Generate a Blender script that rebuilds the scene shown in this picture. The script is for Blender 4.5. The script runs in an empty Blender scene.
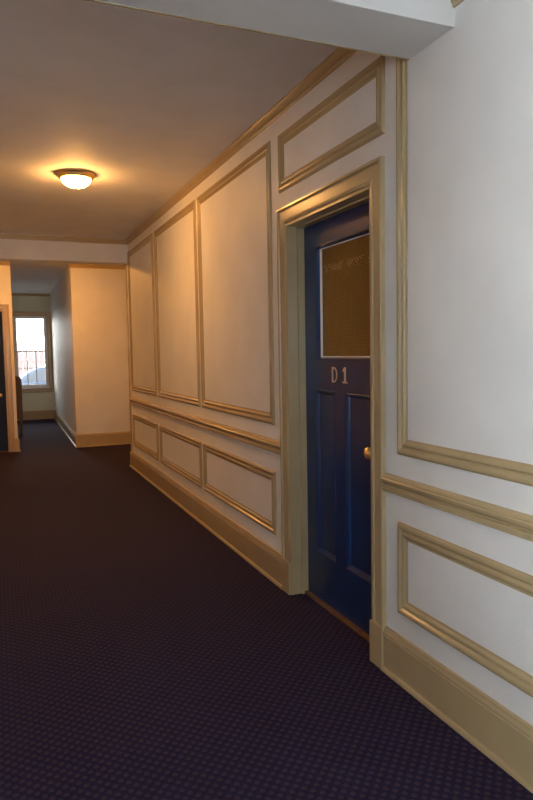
import bpy, bmesh, math
from mathutils import Vector, Matrix
C = bpy.context.scene.collection
PI = math.pi

# ------------------------------------------------------------------ materials
def mat(name, col, rough=.5, metal=0, spec=.5, coat=0):
    m = bpy.data.materials.new(name); m.use_nodes = True
    b = m.node_tree.nodes['Principled BSDF']
    b.inputs['Base Color'].default_value = (*col, 1)
    b.inputs['Roughness'].default_value = rough
    b.inputs['Metallic'].default_value = metal
    b.inputs['Specular IOR Level'].default_value = spec
    b.inputs['Coat Weight'].default_value = coat
    b.inputs['Coat Roughness'].default_value = .12
    return m, m.node_tree, b
def coords(nt, scale):
    g = nt.nodes.new('ShaderNodeNewGeometry')
    mp = nt.nodes.new('ShaderNodeMapping'); mp.inputs['Scale'].default_value = scale
    nt.links.new(g.outputs['Position'], mp.inputs['Vector'])
    return mp.outputs['Vector']
def noise(nt, scale, detail=3, sc=(1, 1, 1)):
    n = nt.nodes.new('ShaderNodeTexNoise'); n.inputs['Scale'].default_value = scale
    n.inputs['Detail'].default_value = detail
    nt.links.new(coords(nt, sc), n.inputs['Vector'])
    return n.outputs['Fac']
def bump(nt, b, h, strength, dist):
    n = nt.nodes.new('ShaderNodeBump'); n.inputs['Strength'].default_value = strength
    n.inputs['Distance'].default_value = dist
    nt.links.new(h, n.inputs['Height']); nt.links.new(n.outputs['Normal'], b.inputs['Normal'])
def vary(nt, b, fac, c0, c1, p0=.3, p1=.7):
    r = nt.nodes.new('ShaderNodeValToRGB'); e = r.color_ramp.elements
    e[0].position, e[1].position = p0, p1
    e[0].color, e[1].color = (*c0, 1), (*c1, 1)
    nt.links.new(fac, r.inputs['Fac']); nt.links.new(r.outputs['Color'], b.inputs['Base Color'])
def painted(name, col, rough, bs, bd, scale=25, var=.04, coat=0):
    m, nt, b = mat(name, col, rough, coat=coat)
    vary(nt, b, noise(nt, 3), [c*(1-var) for c in col], [c*(1+var) for c in col])
    bump(nt, b, noise(nt, scale, 4), bs, bd)
    return m
M = {}
M['wall'] = painted('wall_paint', (.77, .75, .73), .55, .25, .004, 30)
M['ceil'] = painted('ceiling_paint', (.84, .82, .81), .7, .2, .003, 20)
M['cream'] = painted('greenish_cream_paint', (.70, .71, .54), .55, .2, .003)
M['trim'] = painted('tan_gloss_trim', (.465, .35, .195), .25, .07, .003, 40, .05)
M['white'] = painted('white_window_paint', (.8, .8, .78), .4, .1, .002)
M['navy'] = painted('navy_gloss_door_paint', (.012, .033, .115), .2, .12, .002, 35, .12)
M['navy'].node_tree.nodes['Principled BSDF'].inputs['Specular IOR Level'].default_value = .5
M['navy_satin'] = mat('navy_satin_door_paint', (.012, .022, .07), .55, spec=.25)[0]
M['copper'] = mat('copper_digits', (.56, .44, .36), .45, .3)[0]
M['brass'] = mat('aged_brass', (.92, .64, .26), .36, 1)[0]
M['black'] = mat('dark_gap', (.01, .01, .01), .8)[0]

def wood(name, c0, c1, rough=.4, sc=(1, 8, 8)):
    m, nt, b = mat(name, c0, rough)
    vary(nt, b, noise(nt, 12, 5, sc), c0, c1, .35, .65); return m
M['wood'] = wood('brown_threshold_wood', (.12, .05, .015), (.22, .10, .035))
M['chairwood'] = wood('dark_chair_wood', (.09, .05, .016), (.13, .075, .025), .35, (6, 6, 1))
M['fence'] = wood('weathered_red_fence', (.12, .085, .085), (.15, .115, .115), .8, (6, 1, 1))

# woven brown shade behind clear glass
m, nt, b = mat('brown_woven_shade_glass', (.13, .06, .015), .12, coat=.0)
v = coords(nt, (1, 1, 1))
sp = nt.nodes.new('ShaderNodeSeparateXYZ'); nt.links.new(v, sp.inputs[0])
def mth(nt, op, a, bb=None, c=None):
    n = nt.nodes.new('ShaderNodeMath'); n.operation = op
    for i, x in enumerate((a, bb, c)):
        if x is None: continue
        if isinstance(x, (int, float)): n.inputs[i].default_value = x
        else: nt.links.new(x, n.inputs[i])
    return n.outputs[0]
sy = mth(nt, 'SINE', mth(nt, 'MULTIPLY', sp.outputs['Y'], 2*PI/.013))
sz = mth(nt, 'SINE', mth(nt, 'MULTIPLY', sp.outputs['Z'], 2*PI/.011))
g = mth(nt, 'MAXIMUM', sy, sz)
g2 = mth(nt, 'MULTIPLY_ADD', noise(nt, 6, 2), .5, mth(nt, 'MULTIPLY', g, .55))
# band of pale specks painted on the weave to imitate reflections in the glass
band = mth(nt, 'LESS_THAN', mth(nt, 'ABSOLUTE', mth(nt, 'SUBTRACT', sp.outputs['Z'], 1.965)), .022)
glint = mth(nt, 'MULTIPLY', mth(nt, 'SINE', mth(nt, 'MULTIPLY', sp.outputs['Y'], 2*PI/.03)), mth(nt, 'SINE', mth(nt, 'MULTIPLY', sp.outputs['Z'], 2*PI/.022)))
kk = mth(nt, 'MULTIPLY', mth(nt, 'GREATER_THAN', glint, .45), mth(nt, 'GREATER_THAN', noise(nt, 18, 2), .48))
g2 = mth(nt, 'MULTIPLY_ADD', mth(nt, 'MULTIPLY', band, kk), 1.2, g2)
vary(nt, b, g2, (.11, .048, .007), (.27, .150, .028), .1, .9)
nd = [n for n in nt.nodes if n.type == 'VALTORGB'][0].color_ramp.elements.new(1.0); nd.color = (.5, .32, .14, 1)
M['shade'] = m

# carpet: navy ground with offset rows of small maroon and grey tufts
m, nt, b = mat('navy_tufted_carpet', (.02, .02, .05), .95, spec=.15)
v = coords(nt, (1, 1, 1)); sp = nt.nodes.new('ShaderNodeSeparateXYZ'); nt.links.new(v, sp.inputs[0])
cx = mth(nt, 'COSINE', mth(nt, 'MULTIPLY', sp.outputs['X'], 2*PI/.046))
cy = mth(nt, 'COSINE', mth(nt, 'MULTIPLY', sp.outputs['Y'], 2*PI/.046))
dot = mth(nt, 'MULTIPLY', cx, cy)
r1 = nt.nodes.new('ShaderNodeValToRGB'); r1.color_ramp.elements[0].position = .05; r1.color_ramp.elements[1].position = .45
nt.links.new(dot, r1.inputs['Fac'])
r2 = nt.nodes.new('ShaderNodeValToRGB'); e = r2.color_ramp.elements
e[0].position, e[1].position = .4, .6; e[0].color, e[1].color = (.044, .034, .062, 1), (.058, .034, .050, 1)
nt.links.new(noise(nt, 30, 2), r2.inputs['Fac'])
mx = nt.nodes.new('ShaderNodeMix'); mx.data_type = 'RGBA'
nt.links.new(r1.outputs['Color'], mx.inputs['Factor'])
mx.inputs[6].default_value = (.0205, .0155, .046, 1); nt.links.new(r2.outputs['Color'], mx.inputs[7])
nt.links.new(mx.outputs[2], b.inputs['Base Color'])
bump(nt, b, mth(nt, 'MULTIPLY_ADD', noise(nt, 400, 2), .6, dot), .5, .004)
M['carpet'] = m

# lamp bowl: frosted glass that glows
m, nt, b = mat('glowing_alabaster_glass', (.9, .8, .6), .3)
b.inputs['Emission Color'].default_value = (1, .47, .125, 1)
b.inputs['Emission Strength'].default_value = 150
M['bowl'] = m
M['added_bowl_warm'] = m.copy(); b = M['added_bowl_warm'].node_tree.nodes['Principled BSDF']
b.inputs['Emission Color'].default_value = (1, .42, .085, 1); b.inputs['Emission Strength'].default_value = 235
# clear glass
m = bpy.data.materials.new('clear_glass'); m.use_nodes = True; nt = m.node_tree; nt.nodes.clear()
o_ = nt.nodes.new('ShaderNodeOutputMaterial'); t_ = nt.nodes.new('ShaderNodeBsdfTransparent'); t_.inputs[0].default_value = (.95, .97, .97, 1)
g_ = nt.nodes.new('ShaderNodeBsdfGlossy'); g_.inputs['Roughness'].default_value = .02
f_ = nt.nodes.new('ShaderNodeFresnel'); f_.inputs['IOR'].default_value = 1.45
x_ = nt.nodes.new('ShaderNodeMixShader'); nt.links.new(f_.outputs[0], x_.inputs[0])
nt.links.new(t_.outputs[0], x_.inputs[1]); nt.links.new(g_.outputs[0], x_.inputs[2]); nt.links.new(x_.outputs[0], o_.inputs[0])
M['glass'] = m
M['muntin'] = mat('grey_muntin', (.14, .14, .15), .6)[0]
M['asphalt'] = painted('asphalt', (.10, .10, .105), .9, .3, .01, 60)
M['carpaint'] = mat('silver_blue_car_paint', (.040, .055, .085), .6, 0, .2)[0]
M['carglass'] = mat('dark_car_glass', (.008, .014, .026), .4)[0]
M['rubber'] = mat('tyre_rubber', (.02, .02, .02), .8)[0]
M['rim'] = mat('wheel_rim', (.5, .5, .52), .3, .9)[0]
M['tail'] = mat('red_lens', (.4, .02, .02), .2)[0]

# ------------------------------------------------------------------ helpers
def obj(name, bm, m, parent=None, smooth=False, kind=None, recalc=True, label=None, cat=None, group=None):
    if recalc: bmesh.ops.recalc_face_normals(bm, faces=bm.faces[:])
    me = bpy.data.meshes.new(name); bm.to_mesh(me); bm.free()
    if smooth:
        for p in me.polygons: p.use_smooth = True
    me.materials.append(m)
    o = bpy.data.objects.new(name, me); C.objects.link(o)
    if parent: o.parent = parent; o.matrix_parent_inverse = Matrix.Translation(-Vector(parent.location)) if tuple(parent.rotation_euler) == (0, 0, 0) else Matrix()
    if kind: o['kind'] = kind
    if label: o['label'] = label
    if cat: o['category'] = cat
    if group: o['group'] = group
    return o
def empty(name, loc, label=None, cat=None, group=None, kind=None):
    o = bpy.data.objects.new(name, None); C.objects.link(o); o.location = loc; o.empty_display_size = .1
    for k, v in (('label', label), ('category', cat), ('group', group), ('kind', kind)):
        if v: o[k] = v
    return o
def box(bm, x0, x1, y0, y1, z0, z1):
    vs = [bm.verts.new((x, y, z)) for x in (x0, x1) for y in (y0, y1) for z in (z0, z1)]
    for f in ((0, 1, 3, 2), (4, 6, 7, 5), (0, 4, 5, 1), (2, 3, 7, 6), (0, 2, 6, 4), (1, 5, 7, 3)):
        bm.faces.new([vs[i] for i in f])
def boxes(*bs):
    bm = bmesh.new()
    for b_ in bs: box(bm, *b_)
    return bm
def bevel(bm, w, seg=2):
    bmesh.ops.bevel(bm, geom=bm.edges[:], offset=w, segments=seg, profile=.5, affect='EDGES'); return bm
def loft(rings, closed=False, bm=None, capends=True, closeprof=False):
    """rings[k] = positions along the path for profile point k"""
    bm = bm or bmesh.new()
    V = [[bm.verts.new(p) for p in r] for r in rings]
    n = len(V[0]); K = len(V)
    for k in range(K if closeprof else K-1):
        a, b_ = V[k], V[(k+1) % K]
        for i in range(n if closed else n-1):
            j = (i+1) % n
            bm.faces.new((a[i], a[j], b_[j], b_[i]))
    if capends and not closed:
        for i in (0, n-1):
            try: bm.faces.new([V[k][i] for k in range(K)])
            except ValueError: pass
    return bm
def lathe(prof, n=48, origin=(0, 0, 0), axis='Z', bm=None):
    bm = bm or bmesh.new(); rows = []
    for r, h in prof:
        if r < 1e-6:
            rows.append([bm.verts.new(loc3(0, 0, h, origin, axis))]); continue
        rows.append([bm.verts.new(loc3(r*math.cos(2*PI*i/n), r*math.sin(2*PI*i/n), h, origin, axis)) for i in range(n)])
    for a, b_ in zip(rows, rows[1:]):
        for i in range(n):
            j = (i+1) % n
            if len(a) == 1 and len(b_) == 1: continue
            if len(a) == 1: bm.faces.new((a[0], b_[i], b_[j]))
            elif len(b_) == 1: bm.faces.new((a[i], a[j], b_[0]))
            else: bm.faces.new((a[i], a[j], b_[j], b_[i]))
    return bm
def loc3(a, b_, h, o, axis):
    if axis == 'Z': return (o[0]+a, o[1]+b_, o[2]+h)
    if axis == '-X': return (o[0]-h, o[1]+a, o[2]+b_)
    if axis == '-Y': return (o[0]+a, o[1]-h, o[2]+b_)
    if axis == 'Y': return (o[0]+a, o[1]+h, o[2]+b_)

W = 1.64            # right wall plane
ZC = 2.964          # ceiling
BM0, BM1, ZB = 2.055, 2.337, 2.70      # near beam
YK0, YK1, ZK = 8.5, 8.70, 2.675        # far bulkhead
YS = 10.955         # far stub walls
YB = 16.33          # corridor back wall
XL = -.95           # left wall

# ------------------------------------------------------------------ setting
ST = 'structure'
# floor (carpet)
obj('floor', boxes((-1.1, 4.1, -2.7, YS+.0, -.1, 0), (-.2, 1.45, YS, YB+.1, -.1, 0)), M['carpet'], kind=ST)
obj('ceiling', boxes((-1.1, 4.1, BM1-.02, YB+.2, ZC, ZC+.1)), M['ceil'], kind=ST)
obj('ceiling_near', boxes((-1.1, 1.8, -2.7, BM0+.02, 2.83, 2.93)), M['ceil'], kind=ST)
obj('wall_beam', boxes((XL-.02, W+.01, BM0, BM1, ZB, ZC+.02)), M['wall'], kind=ST)
obj('trim_beam', boxes((XL, W-.002, BM1, BM1+.010, ZB-.002, ZB+.022)), M['trim'], kind=ST)
obj('wall_bulkhead', boxes((XL-.02, W+.01, YK0, YK1, ZK, ZC+.01)), M['wall'], kind=ST)

# right wall with the door opening
DY0, DY1, DZ = 2.629, 3.58, 2.255
obj('wall_right', boxes((W, W+.15, -2.7, DY0, 0, ZC+.05), (W, W+.15, DY0, DY1, DZ, ZC+.05), (W, W+.15, DY1, YK1, 0, ZC+.05)), M['wall'], kind=ST)
# side hall past the bulkhead, hidden round the corner
obj('wall_side_hall', boxes((4.0, 4.12, YK1-.12, YS+.1, 0, ZC+.05), (W+.15, 4.0, YK1-.12, YK1, 0, ZC+.05)), M['wall'], kind=ST)
obj('wall_end_right', boxes((1.18, 4.05, YS, YS+.12, 0, ZC+.02)), M['wall'], kind=ST)
D2 = .146           # right edge of the far door opening
XP = .280           # free end of the left return wall
obj('wall_end_left', boxes((D2, XP, YS, YS+.14, 0, ZC+.02), (-.75, D2, YS, YS+.14, 2.215, ZC+.02), (XL-.05, -.75, YS, YS+.14, 0, ZC+.02)), M['wall'], kind=ST)
# corridor to the window
bm = bmesh.new()
vs = [bm.verts.new(p) for p in ((1.18, YS+.12, 0), (1.275, YB+.1, 0), (1.4, YB+.1, 0), (1.4, YS+.12, 0), (1.18, YS+.12, ZC+.02), (1.275, YB+.1, ZC+.02), (1.4, YB+.1, ZC+.02), (1.4, YS+.12, ZC+.02))]
for f in ((0, 1, 2, 3), (4, 5, 6, 7), (0, 1, 5, 4), (1, 2, 6, 5), (2, 3, 7, 6), (3, 0, 4, 7)): bm.faces.new([vs[i] for i in f])
obj('wall_corridor_right', bm, M['wall'], kind=ST)
obj('wall_corridor_left', boxes((-.3, -.18, YS+.14, YB+.1, 0, ZC+.02)), M['wall'], kind=ST)
WX0, WX1, WZ0, WZ1 = .435, 1.165, .745, 2.445
obj('wall_corridor_back', boxes((-.3, WX0, YB, YB+.16, 0, ZC+.02), (WX1, 1.4, YB, YB+.16, 0, ZC+.02), (WX0, WX1, YB, YB+.16, 0, WZ0), (WX0, WX1, YB, YB+.16, WZ1, ZC+.02)), M['cream'], kind=ST)
# wall behind the camera, with an added, unseen window for daylight
BX0, BX1, BZ0, BZ1 = -.80, -.15, .9, 2.4
LY0, LY1, LZ0, LZ1 = -1.5, .2, .8, 2.4
YN = -2.5
obj('wall_left', boxes((XL-.12, XL, -2.7, LY0, 0, ZC+.05), (XL-.12, XL, LY1, YS, 0, ZC+.05), (XL-.12, XL, LY0, LY1, 0, LZ0), (XL-.12, XL, LY0, LY1, LZ1, ZC+.05)), M['wall'], kind=ST)
obj('wall_back', boxes((XL-.1, BX0, YN-.16, YN, 0, 2.9), (BX1, W+.1, YN-.16, YN, 0, 2.9), (BX0, BX1, YN-.16, YN, 0, BZ0), (BX0, BX1, YN-.16, YN, BZ1, 2.9)), M['wall'], kind=ST)

# ---- mouldings
PANEL = [(0, 0), (0, .006), (.004, .009), (.007, .016), (.013, .020), (.021, .020), (.026, .016), (.030, .009), (.033, .0035), (.038, .0025), (.041, .007), (.045, .0155), (.050, .0165), (.056, .013), (.061, .006), (.065, .0035), (.073, .003), (.073, 0)]
PANEL = [(u, v*.74) for u, v in PANEL]
tn = [0]
def trim(bm, m='trim'):
    tn[0] += 1
    return obj('trim_%d' % tn[0], bm, M[m], kind=ST)
def rect_frame(y0, y1, z0, z1, prof=PANEL):
    R = [[(W-v, y0+u, z0+u), (W-v, y1-u, z0+u), (W-v, y1-u, z1-u), (W-v, y0+u, z1-u)] for u, v in prof]
    return loft(R, closed=True)
ys = [(3.812, 5.382), (5.442, 6.99), (7.088, 8.495)]
for a, b_ in ys:
    trim(rect_frame(a, b_, 1.034, 2.812))
for a, b_ in ys:
    trim(rect_frame(a, b_, .311, .732))
trim(rect_frame(2.522, 3.682, 2.459, 2.80))
# right of the door: the tall panel, its head runs into the beam
R = [[(W-v, BM1, 2.812-u), (W-v, 2.428-u, 2.812-u), (W-v, 2.428-u, 1.037+u), (W-v, .35+u, 1.037+u), (W-v, .35+u, 2.62-u), (W-v, BM0-.001-u*0, 2.62-u)] for u, v in PANEL]
R = [[r[0], r[1], r[2], r[3], (r[3][0], r[3][1], 2.70)] for r in R]
trim(loft(R))
trim(rect_frame(.35, 2.428, .313, .733))
# chair rail
RAIL = [(0, .854), (.012, .854), (.019, .857), (.020, .874), (.017, .879), (.008, .882), (.007, .888), (.016, .892), (.023, .897), (.027, .905), (.028, .914), (.024, .918), (.0245, .924), (.021, .930), (.012, .936), (0, .938)]
for a, b_ in ((-2.5, 2.534), (3.680, YK0+.12)):
    trim(loft([[(W-v, a, z), (W-v, b_, z)] for v, z in RAIL]))
# crown
CROWN = [(0, 2.908), (.007, 2.908), (.010, 2.914), (.011, 2.921), (.016, 2.925), (.017, 2.931), (.026, 2.941), (.033, 2.952), (.035, 2.956), (.040, 2.957), (.041, 2.9645)]
trim(loft([[(W-v, BM1, z), (W-v, YK0-v, z), (XL+v, YK0-v, z), (XL+v, BM1, z)] for v, z in CROWN]))
# crown of the lower near ceiling
trim(loft([[(W-v, YN, z-.139), (W-v, BM0, z-.139)] for v, z in CROWN]))
# crown beyond the bulkhead on both end walls and round the corridor
cr = 1.18
trim(loft([[(4.0-v, YS-v, z), (cr-v, YS-v, z), (cr-v, YS+.1, z)] for v, z in CROWN]))
trim(loft([[(1.27, YB-v, z), (-.18, YB-v, z)] for v, z in CROWN]))
trim(loft([[(XP, YS-v, z), (XL, YS-v, z)] for v, z in CROWN]))
# corner bead where the right wall ends
trim(boxes((W-.008, W+.012, YK1-.09, YK1+.008, .2, ZK)))
# baseboards
BASE = [(0, .211), (.010, .211), (.013, .208), (.015, .198), (.020, .186), (.020, .180), (.0165, .177), (.0165, .174), (.020, .171), (.020, .022), (.026, .020), (.030, .012), (.031, 0), (0, 0)]
def base(name, path):
    obj(name, loft([[f(v, z) for f in path] for v, z in BASE]), M['trim'], kind=ST)
base('baseboard_right', [lambda v, z: (W-v, 3.680, z), lambda v, z: (W-v, YK1+v, z), lambda v, z: (W+.2, YK1+v, z)])
base('baseboard_right_near', [lambda v, z: (W-v, YN, z), lambda v, z: (W-v, 2.532, z)])
base('baseboard_end_right', [lambda v, z: (4.0, YS-v, z), lambda v, z: (cr-v, YS-v, z), lambda v, z: (cr+.0935-v, YB, z)])
base('baseboard_corridor_back', [lambda v, z: (cr+.0935, YB-v, z), lambda v, z: (-.18, YB-v, z)])
base('baseboard_corridor_left', [lambda v, z: (-.18+v, YB, z), lambda v, z: (-.18+v, YS+.14, z)])
base('baseboard_end_left', [lambda v, z: (D2+.086, YS-v, z), lambda v, z: (XP+v, YS-v, z), lambda v, z: (XP+v, YS+.14, z)])
base('baseboard_left', [lambda v, z: (XL+v, YN, z), lambda v, z: (XL+v, YS, z)])

# ------------------------------------------------------------------ near door, D 1
door = empty('door_1', (W+.1, (DY0+DY1)/2, 0), kind=ST, label='navy blue panelled door with a brown glazed upper light, marked D 1, in a tan casing', )
# casing (two legs and head in one mitred profile)
CAS = [(0, 0), (0, .022), (.004, .026), (.014, .026), (.018, .022), (.020, .016), (.026, .014), (.080, .013), (.083, .017), (.088, .019), (.096, .018), (.101, .013), (.109, .011), (.109, 0)]
cy0, cy1, cz = 2.527, 3.681, 2.36
obj('casing', loft([[(W-v, cy0+u, .2), (W-v, cy0+u, cz-u), (W-v, cy1-u, cz-u), (W-v, cy1-u, .2)] for u, v in CAS]), M['trim'], door)
for a, b_ in ((cy0, cy0+.108), (cy1-.108, cy1)):
    bm = boxes((W-.029, W, a-.001, b_+.001, 0, .205)); bevel(bm, .003, 1)
    obj('plinth_block', bm, M['trim'], door)
# jamb lining and the stop the leaf closes against
J = .012
obj('jamb', boxes((W-.012, W+.15, DY0-.002, DY0+J, 0, DZ+.002), (W-.012, W+.15, DY1-J, DY1+.002, 0, DZ+.002), (W-.012, W+.15, DY0, DY1, DZ-J, DZ+.002)), M['trim'], door)
obj('door_stop', boxes((W+.055, W+.099, DY0+J, DY0+J+.012, 0, DZ-J), (W+.055, W+.099, DY1-J-.012, DY1-J, 0, DZ-J), (W+.055, W+.099, DY0+J, DY1-J, DZ-J-.010, DZ-J)), M['trim'], door)
bm = boxes((W+.072, W+.15, DY0+J, DY1-J, 0, .017)); bevel(bm, .003, 2)
obj('threshold', bm, M['wood'], door)
# leaf
X0 = W+.10; X1 = X0+.045
ly0, ly1, lz0, lz1 = DY0+J+.003, DY1-J-.003, .018, DZ-J-.003
gy0, gy1, gz0, gz1 = 2.77, 3.417, 1.452, 2.103
p1 = (3.19, 3.437); p2 = (2.80, 3.082); pz0, pz1 = .30, 1.278
bm = boxes((X0, X1, ly0, gy0, lz0, lz1), (X0, X1, p1[1], ly1, lz0, lz1), (X0, X1, gy0, p1[1], lz0, pz0),
           (X0, X1, gy0, p1[1], pz1, gz0), (X0, X1, gy0, p1[1], gz1, lz1), (X0, X1, gy1, p1[1], gz0, gz1), (X0, X1, p2[1], p1[0], pz0, pz1),
           (X0+.016, X0+.03, gy0, p2[1], pz0, pz1), (X0+.016, X0+.03, p1[0], p1[1], pz0, pz1))
leaf = obj('door_leaf', bm, M['navy'], door)
STICK = [(0, 0), (.004, -.003), (.010, .002), (.018, -.004), (.026, -.012), (.028, -.016)]
for (a, b_), z0, z1 in ((p1, pz0, pz1), (p2, pz0, pz1)):
    obj('panel_moulding', loft([[(X0-v, a+u, z0+u), (X0-v, b_-u, z0+u), (X0-v, b_-u, z1-u), (X0-v, a+u, z1-u)] for u, v in STICK], closed=True), M['navy'], leaf)
GST = [(0, 0), (.005, .004), (.012, .004), (.024, -.010), (.034, -.016)]
obj('glazing_moulding', loft([[(X0-v, gy0+u, gz0+u*.35), (X0-v, gy1-u, gz0+u*.35), (X0-v, gy1-u, gz1-u*.5), (X0-v, gy0+u, gz1-u*.5)] for u, v in GST], closed=True), M['navy'], leaf)
PUT = [(.034, -.014), (.036, -.0115), (.052, -.017), (.052, -.02)]
obj('glazing_putty', loft([[(X0-v, gy0+u, gz0+.012+(u-.034)*.4), (X0-v, gy1-u, gz0+.012+(u-.034)*.4), (X0-v, gy1-u, gz1-.017-(u-.034)*.3), (X0-v, gy0+u, gz1-.017-(u-.034)*.3)] for u, v in PUT], closed=True), M['white'], leaf, label='pale putty line round the glass')
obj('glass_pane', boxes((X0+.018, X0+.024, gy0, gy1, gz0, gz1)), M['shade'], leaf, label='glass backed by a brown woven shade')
# copper characters: D and 1
def glyph(loops, name, label):
    bm = bmesh.new(); t = .004
    outer = loops[0]
    def ring(pts, x): return [bm.verts.new((x, p[0], p[1])) for p in pts]
    if len(loops) == 1:
        a, b_ = ring(outer, X0-t), ring(outer, X0)
        bm.faces.new(a); bm.faces.new(b_[::-1])
        for i in range(len(a)): j = (i+1) % len(a); bm.faces.new((a[i], a[j], b_[j], b_[i]))
    else:
        o1, o0 = ring(outer, X0-t), ring(outer, X0); i1, i0 = ring(loops[1], X0-t), ring(loops[1], X0)
        n = len(o1)
        for i in range(n):
            j = (i+1) % n
            bm.faces.new((o1[i], o1[j], i1[j], i1[i])); bm.faces.new((o0[i], o0[j], o1[j], o1[i])); bm.faces.new((i1[i], i1[j], i0[j], i0[i]))
    return obj(name, bm, M['copper'], leaf, label=label)
zb, zt = 1.325, 1.411
def dloop(l, r, z0, z1):     # the wall is seen from inside the hall: left is larger Y
    h = (z1-z0)/2; zc = (z0+z1)/2; w = l-r
    pts = [(l, z1), (l, z0)]
    for k in range(11):
        a = -PI/2+PI*k/10
        pts.append((l-w*.35-w*.65*math.cos(a), zc+h*math.sin(a)))
    return pts
glyph([dloop(3.222, 3.162, zb, zt), dloop(3.210, 3.172, zb+.009, zt-.009)], 'door_letter', 'copper letter D')
l, r = 3.106, 3.048; c = (l+r)/2
glyph([[(c+.006, zt), (c-.008, zt), (c-.008, zb+.008), (r+.004, zb+.008), (r+.004, zb), (l-.004, zb), (l-.004, zb+.008), (c+.006, zb+.008), (c+.006, zt-.022), (l-.008, zt-.024), (l-.008, zt-.015)]], 'door_numeral', 'copper numeral 1')
KP = (X0, 2.757, .992)
knob = [(0, 0), (.027, 0), (.027, .003), (.020, .007), (.011, .010), (.010, .026), (.014, .031), (.024, .037), (.030, .046), (.031, .054), (.027, .063), (.017, .070), (0, .073)]
obj('door_knob', lathe(knob, 32, KP, '-X'), M['brass'], door, smooth=True, label='round brass knob')
obj('keyhole_plate', bevel(boxes((X0-.003, X0, 2.747, 2.767, .86, .91)), .002, 1), M['brass'], door)

# ------------------------------------------------------------------ far door in the left end wall
d2 = empty('door_2', (-.3, YS, 0), kind=ST, label='dark blue door at the far left in a tan casing')
ca = [(0, 0), (0, .022), (.008, .026), (.020, .026), (.025, .016), (.070, .014), (.075, .020), (.084, .018), (.088, .010), (.088, 0)]
ox0, ox1, oz = -.838, D2+.088, 2.310
obj('casing', loft([[(ox0+u, YS-v, 0), (ox0+u, YS-v, oz-u), (ox1-u, YS-v, oz-u), (ox1-u, YS-v, 0)] for u, v in ca]), M['trim'], d2)
obj('jamb', boxes((D2-.012, D2, YS-.008, YS+.14, 0, 2.215), (-.75, -.738, YS-.008, YS+.14, 0, 2.215), (-.75, D2, YS-.008, YS+.14, 2.203, 2.215)), M['trim'], d2)
bx0, bx1 = -.735, D2-.015
yl = YS+.05
bm = boxes((bx0, bx0+.13, yl, yl+.04, .01, 2.200), (bx1-.13, bx1, yl, yl+.04, .01, 2.200), (bx0+.13, bx1-.13, yl, yl+.04, .01, .3), (bx0+.13, bx1-.13, yl, yl+.04, 1.25, 1.43), (bx0+.13, bx1-.13, yl, yl+.04, 2.05, 2.200),
           (-.35, -.24, yl, yl+.04, .3, 1.25), (bx0+.13, bx1-.13, yl+.015, yl+.03, .3, 1.25))
obj('threshold', boxes((-.738, D2-.012, YS+.02, YS+.14, -.01, .012)), M['wood'], d2)  # added to close the gap where light leaked under the leaf
lf2 = obj('door_leaf', bm, M['navy_satin'], d2)
obj('glass_pane', boxes((bx0+.13, bx1-.13, yl+.016, yl+.022, 1.43, 2.05)), M['shade'], lf2)
obj('door_knob', lathe(knob, 24, (.055, yl, .90), '-Y'), M['brass'], d2, smooth=True, label='round brass knob')

# ------------------------------------------------------------------ windows
def window(name, label, x0, x1, z0, z1, yi, s, casing, side=None):
    """s = +1: outdoors at larger Y; yi = inner wall face"""
    w = empty(name, ((x0+x1)/2, yi, z0), kind=ST, label=label)
    def bx(a, b_, c0, c1, d, e_): return (a, b_, min(yi+s*c0, yi+s*c1), max(yi+s*c0, yi+s*c1), d, e_)
    cw = casing
    prof = [(0, 0), (0, .028), (.012, .032), (.022, .022), (cw-.02, .020), (cw-.014, .026), (cw-.004, .022), (cw, .01), (cw, 0)]
    obj('casing', loft([[(x0-cw+u, yi-s*v, z0-cw+u), (x1+cw-u, yi-s*v, z0-cw+u), (x1+cw-u, yi-s*v, z1+cw-u), (x0-cw+u, yi-s*v, z1+cw-u)] for u, v in prof], closed=True), M['trim'], w)
    bm = boxes(bx(x0-.02, x1+.02, -.05, .06, z0-.008, z0+.018)); bevel(bm, .004, 2)
    obj('sill', bm, M['white'], w)
    f = .028
    obj('window_frame', boxes(bx(x0, x0+f, .0, .15, z0, z1), bx(x1-f, x1, .0, .15, z0, z1), bx(x0+f, x1-f, .0, .15, z1-f, z1), bx(x0+f, x1-f, .0, .15, z0, z0+f)), M['white'], w)
    zm = (z0+z1)/2+.03
    for lo, hi, d in ((z0+f, zm+.018, .03), (zm-.018, z1-f, .07)):
        a0, a1 = x0+f, x1-f; q = .038
        sh = obj('sash', boxes(bx(a0, a0+q, d, d+.035, lo, hi), bx(a1-q, a1, d, d+.035, lo, hi), bx(a0+q, a1-q, d, d+.035, lo, lo+(.055 if d < .05 else .034)), bx(a0+q, a1-q, d, d+.035, hi-.034, hi)), M['white'], w)
        gx0, gx1 = a0+q, a1-q; gz = lo+(.055 if d < .05 else .034); gh = hi-.034
        bs = [bx(gx0+(gx1-gx0)*k/3-.0075, gx0+(gx1-gx0)*k/3+.0075, d+.010, d+.026, gz, gh) for k in (1, 2)]
        bs.append(bx(gx0, gx1, d+.011, d+.025, (gz+gh)/2-.0075, (gz+gh)/2+.0075))
        obj('muntins', boxes(*bs), M['muntin'], sh)
        obj('pane', boxes(bx(gx0, gx1, d+.016, d+.020, gz, gh)), M['glass'], sh)
    return w
window('window_1', 'bright white sash window with thin muntins at the end of the corridor', WX0, WX1, WZ0, WZ1, YB, 1, .10)
window('added_window_behind', 'unseen narrow sash window added behind the viewer to let in cool light', BX0, BX1, BZ0, BZ1, YN, -1, .10)  # out of view, added as an inlet for cool light from behind
w3 = window('added_window_left', 'unseen wide sash window added in the left wall to light the near hall', -.85, .85, LZ0, LZ1, 0, 1, .10)  # out of view, added so cool light falls on the near right wall
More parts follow.
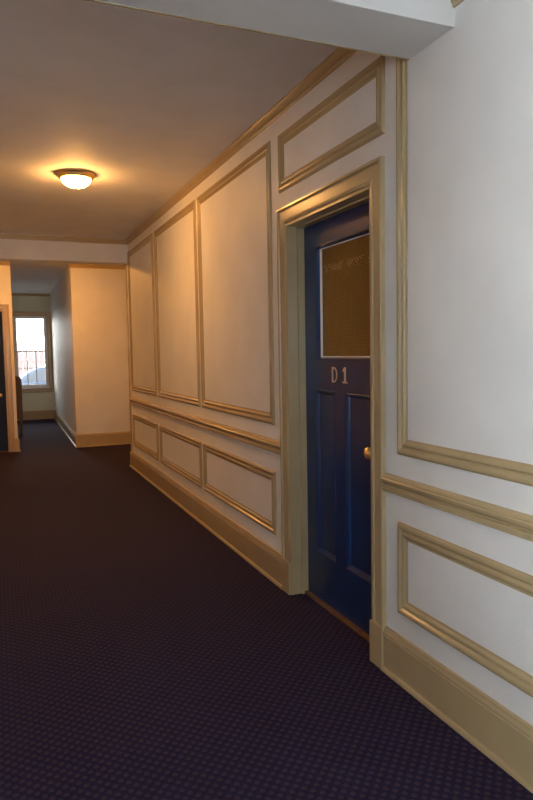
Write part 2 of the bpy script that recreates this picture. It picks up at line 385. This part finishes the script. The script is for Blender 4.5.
w3.rotation_euler = (0, 0, PI/2); w3.location = (XL, (LY0+LY1)/2, LZ0)

# ------------------------------------------------------------------ ceiling lights
def ceiling_light(loc, label, bowl_mat='bowl'):
    e_ = empty('ceiling_light', loc, label, 'ceiling light', 'flush ceiling lights of the hall')
    L = loc
    pan = [(0, 0), (.150, 0), (.160, -.003), (.161, -.008), (.156, -.012), (.147, -.014), (.141, -.020), (.140, -.028), (.136, -.036), (.130, -.041), (.122, -.044), (.115, -.042), (.112, -.036), (0, -.034)]
    obj('brass_pan', lathe(pan, 56, L), M['brass'], e_, smooth=True)
    bowl = [(.116, -.038)]+[(.116*math.cos(a), -.038-.072*math.sin(a)) for a in [PI/2*k/12 for k in range(1, 12)]]+[(0, -.110)]
    obj('glass_bowl', lathe(bowl, 56, L), M[bowl_mat], e_, smooth=True)
    fin = [(0, -.107), (.012, -.108), (.013, -.112), (.006, -.115), (.008, -.118), (.006, -.121), (0, -.123)]
    obj('finial', lathe(fin, 24, L), M['brass'], e_, smooth=True)
    return e_
ceiling_light((.67, 5.55, ZC), 'glowing bowl ceiling light with brass rim in the near hall')
ceiling_light((.67, 9.75, ZC), 'unseen bowl ceiling light added beyond the far dropped beam to warm the end walls', 'added_bowl_warm')  # hidden lamp added to supply warm light on the end walls

# ------------------------------------------------------------------ chair in the corridor
ch = empty('high_backed_chair', (.21, 13.0, 0), 'dark brown wooden high-backed chair half hidden behind the left end wall in the corridor', 'chair')
def rounded_back(x0, x1, z0, z1, y0, y1, r=.09):
    pts = [(x0, z0), (x1, z0)]+[(x1-r+r*math.cos(a), z1-r*1.1+r*1.1*math.sin(a)) for a in [PI/2*k/8 for k in range(9)]]+[(x0+r-r*math.sin(a), z1-r*1.1+r*1.1*math.cos(a)) for a in [PI/2*k/8 for k in range(9)]]
    bm = bmesh.new()
    a = [bm.verts.new((p[0], y0, p[1])) for p in pts]; b_ = [bm.verts.new((p[0], y1, p[1])) for p in pts]
    bm.faces.new(a); bm.faces.new(b_[::-1])
    for i in range(len(a)): j = (i+1) % len(a); bm.faces.new((a[i], a[j], b_[j], b_[i]))
    return bm
obj('backrest', rounded_back(-.02, .44, .33, 1.14, 12.98, 13.02), M['chairwood'], ch)
obj('seat', bevel(boxes((-.02, .44, 13.02, 13.46, .42, .47)), .008, 2), M['chairwood'], ch)
for lx, lyy in ((-.01, 12.985), (.385, 12.985), (-.01, 13.41), (.385, 13.41)):
    obj('leg', bevel(boxes((lx, lx+.04, lyy, lyy+.04, 0, .42 if lyy > 13 else .34)), .005, 1), M['chairwood'], ch)

# ------------------------------------------------------------------ outside the far window
GZ = -.27
bm = bmesh.new(); box(bm, -14, 16, YB+.2, 40, GZ-.1, GZ); obj('ground', bm, M['asphalt'], kind=ST)
# fence
fe = empty('board_fence', (2, 27, GZ), 'reddish brown upright board fence seen beyond the parked car', 'fence')
bm = bmesh.new()
for k in range(72):
    x = -5+k*.2
    box(bm, x, x+.192, 27+.01*(k % 2), 27.03+.01*(k % 2), GZ+.05, GZ+2.0+.03*math.sin(k*1.7))
obj('boards', bm, M['fence'], fe)
obj('fence_rail', boxes((-5, 9.4, 27.04, 27.09, GZ+.4, GZ+.5)), M['fence'], fe)
obj('fence_rail', boxes((-5, 9.4, 27.04, 27.09, GZ+1.5, GZ+1.6)), M['fence'], fe)
# car seen side-on, tail to the left
CX, CY = .42, 20.6
car = empty('car', (CX+2.1, CY+.85, GZ), 'silver blue car parked outside the far window', 'car')
def extr(pts, y0, y1, inset=0):
    bm = bmesh.new()
    zs = [p[1] for p in pts]; zmn, zmx = min(zs), max(zs)
    ya = [(y0+inset*((p[1]-zmn)/(zmx-zmn))) for p in pts]; yb = [(y1-inset*((p[1]-zmn)/(zmx-zmn))) for p in pts]
    a = [bm.verts.new((CX+p[0], y, GZ+p[1])) for p, y in zip(pts, ya)]; b_ = [bm.verts.new((CX+p[0], y, GZ+p[1])) for p, y in zip(pts, yb)]
    fa = bm.faces.new(a); fb = bm.faces.new(b_[::-1])
    for i in range(len(a)): j = (i+1) % len(a); bm.faces.new((a[i], a[j], b_[j], b_[i]))
    return bm
lower = [(.08, .32), (.02, .55), (.05, .80), (.14, .96), (1.0, .99), (2.9, .97), (3.5, .92), (3.95, .82), (4.12, .62), (4.10, .35), (3.75, .25), (3.65, .42), (3.45, .55), (3.2, .55), (3.0, .42), (2.9, .25), (1.25, .25), (1.15, .42), (.95, .55), (.7, .55), (.5, .42), (.4, .25), (.2, .25)]
bm = extr(lower, CY, CY+1.7); bevel(bm, .03, 2); obj('body', bm, M['carpaint'], car)
cab = [(.16, .95), (.34, 1.18), (.62, 1.36), (1.0, 1.45), (1.6, 1.47), (2.1, 1.42), (2.45, 1.28), (2.95, .96)]
bm = extr(cab, CY+.05, CY+1.65, .16); bevel(bm, .025, 2); obj('roof_cabin', bm, M['carpaint'], car)
def glass_side(pts, nm):
    zmn, zmx = .95, 1.47
    bm = bmesh.new(); L_ = []
    for off in (-.012, .01):
        L_.append([bm.verts.new((CX+p[0], CY+.05+.16*((p[1]-zmn)/(zmx-zmn))+off, GZ+p[1])) for p in pts])
    a, b_ = L_; bm.faces.new(a); bm.faces.new(b_[::-1])
    for i in range(len(a)): j = (i+1) % len(a); bm.faces.new((a[i], a[j], b_[j], b_[i]))
    obj(nm, bm, M['carglass'], car)
glass_side([(.36, 1.02), (.48, 1.18), (.70, 1.31), (.98, 1.38), (1.0, 1.02)], 'side_window')
glass_side([(1.06, 1.02), (1.05, 1.385), (1.55, 1.405), (1.62, 1.02)], 'side_window')
glass_side([(1.69, 1.02), (1.62, 1.40), (2.02, 1.36), (2.3, 1.25), (2.62, 1.02)], 'side_window')
for wx in (.82, 3.32):
    for wy, ax in ((CY-.01, '-Y'), (CY+1.71, 'Y')):
        s_ = -1 if ax == '-Y' else 1
        o_w = (CX+wx, wy-s_*.2, GZ+.31)
        wh = obj('wheel', lathe([(.0, 0), (.27, 0), (.31, .02), (.31, .17), (.27, .2), (.2, .2), (.19, .18), (0, .18)], 32, o_w, ax), M['rubber'], car)
        obj('hubcap', lathe([(.185, .18), (.17, .195), (.05, .2), (0, .205)], 24, o_w, ax), M['rim'], wh)
obj('tail_lamp', bevel(boxes((CX+.02, CX+.14, CY-.004, CY+.12, GZ+.72, GZ+.9)), .01, 1), M['tail'], car)

# ------------------------------------------------------------------ light
wd = bpy.data.worlds.new('World'); bpy.context.scene.world = wd; wd.use_nodes = True
bg = wd.node_tree.nodes['Background']; bg.inputs[0].default_value = (1, .98, .95, 1); bg.inputs[1].default_value = 13
def area(name, loc, sx, sz, col, power, rx, portal=False):
    l = bpy.data.lights.new(name, 'AREA'); l.shape = 'RECTANGLE'; l.size = sx; l.size_y = sz
    l.color = col; l.energy = power
    o = bpy.data.objects.new(name, l); C.objects.link(o); o.location = loc; o.rotation_euler = (rx, 0, 0)
    if portal: l.cycles.is_portal = True
    return o
area('added_daylight_behind', ((BX0+BX1)/2, YN-.22, (BZ0+BZ1)/2), BX1-BX0, BZ1-BZ0, (.64, .81, 1), 62, PI/2)      # area light added outside the unseen window behind the viewer (faces +Y)
ar = area('added_daylight_left', (XL-.2, (LY0+LY1)/2, (LZ0+LZ1)/2), LY1-LY0, LZ1-LZ0, (.64, .81, 1), 62, 0)      # area light added as cool daylight outside the unseen left window
ar.rotation_euler = (PI/2, 0, -PI/2)
area('daylight_far_window', ((WX0+WX1)/2, YB+.19, (WZ0+WZ1)/2), WX1-WX0, WZ1-WZ0, (.75, .87, 1), 1, -PI/2, True)

# ------------------------------------------------------------------ camera
cam = bpy.data.cameras.new('camera'); co = bpy.data.objects.new('camera', cam); C.objects.link(co)
yaw, pitch, roll = [math.radians(a) for a in (22.5546, 4.2032, -.9956)]
fw = Vector((math.sin(yaw)*math.cos(pitch), math.cos(yaw)*math.cos(pitch), -math.sin(pitch)))
rr = Vector((math.cos(yaw), -math.sin(yaw), 0)); uu = rr.cross(fw)
r2 = math.cos(roll)*rr+math.sin(roll)*uu; u2 = -math.sin(roll)*rr+math.cos(roll)*uu
co.matrix_world = Matrix(((r2.x, u2.x, -fw.x, 0), (r2.y, u2.y, -fw.y, 0), (r2.z, u2.z, -fw.z, 1.5), (0, 0, 0, 1)))
cam.sensor_fit = 'VERTICAL'; cam.sensor_height = 24; cam.lens = 650.35*24/800
cam.clip_start = .02; cam.clip_end = 200
S = bpy.context.scene; S.camera = co
S.view_settings.view_transform = 'Standard'; S.view_settings.look = 'None'
S.view_settings.exposure = .17; S.view_settings.gamma = 1; S.view_settings.use_curve_mapping = False
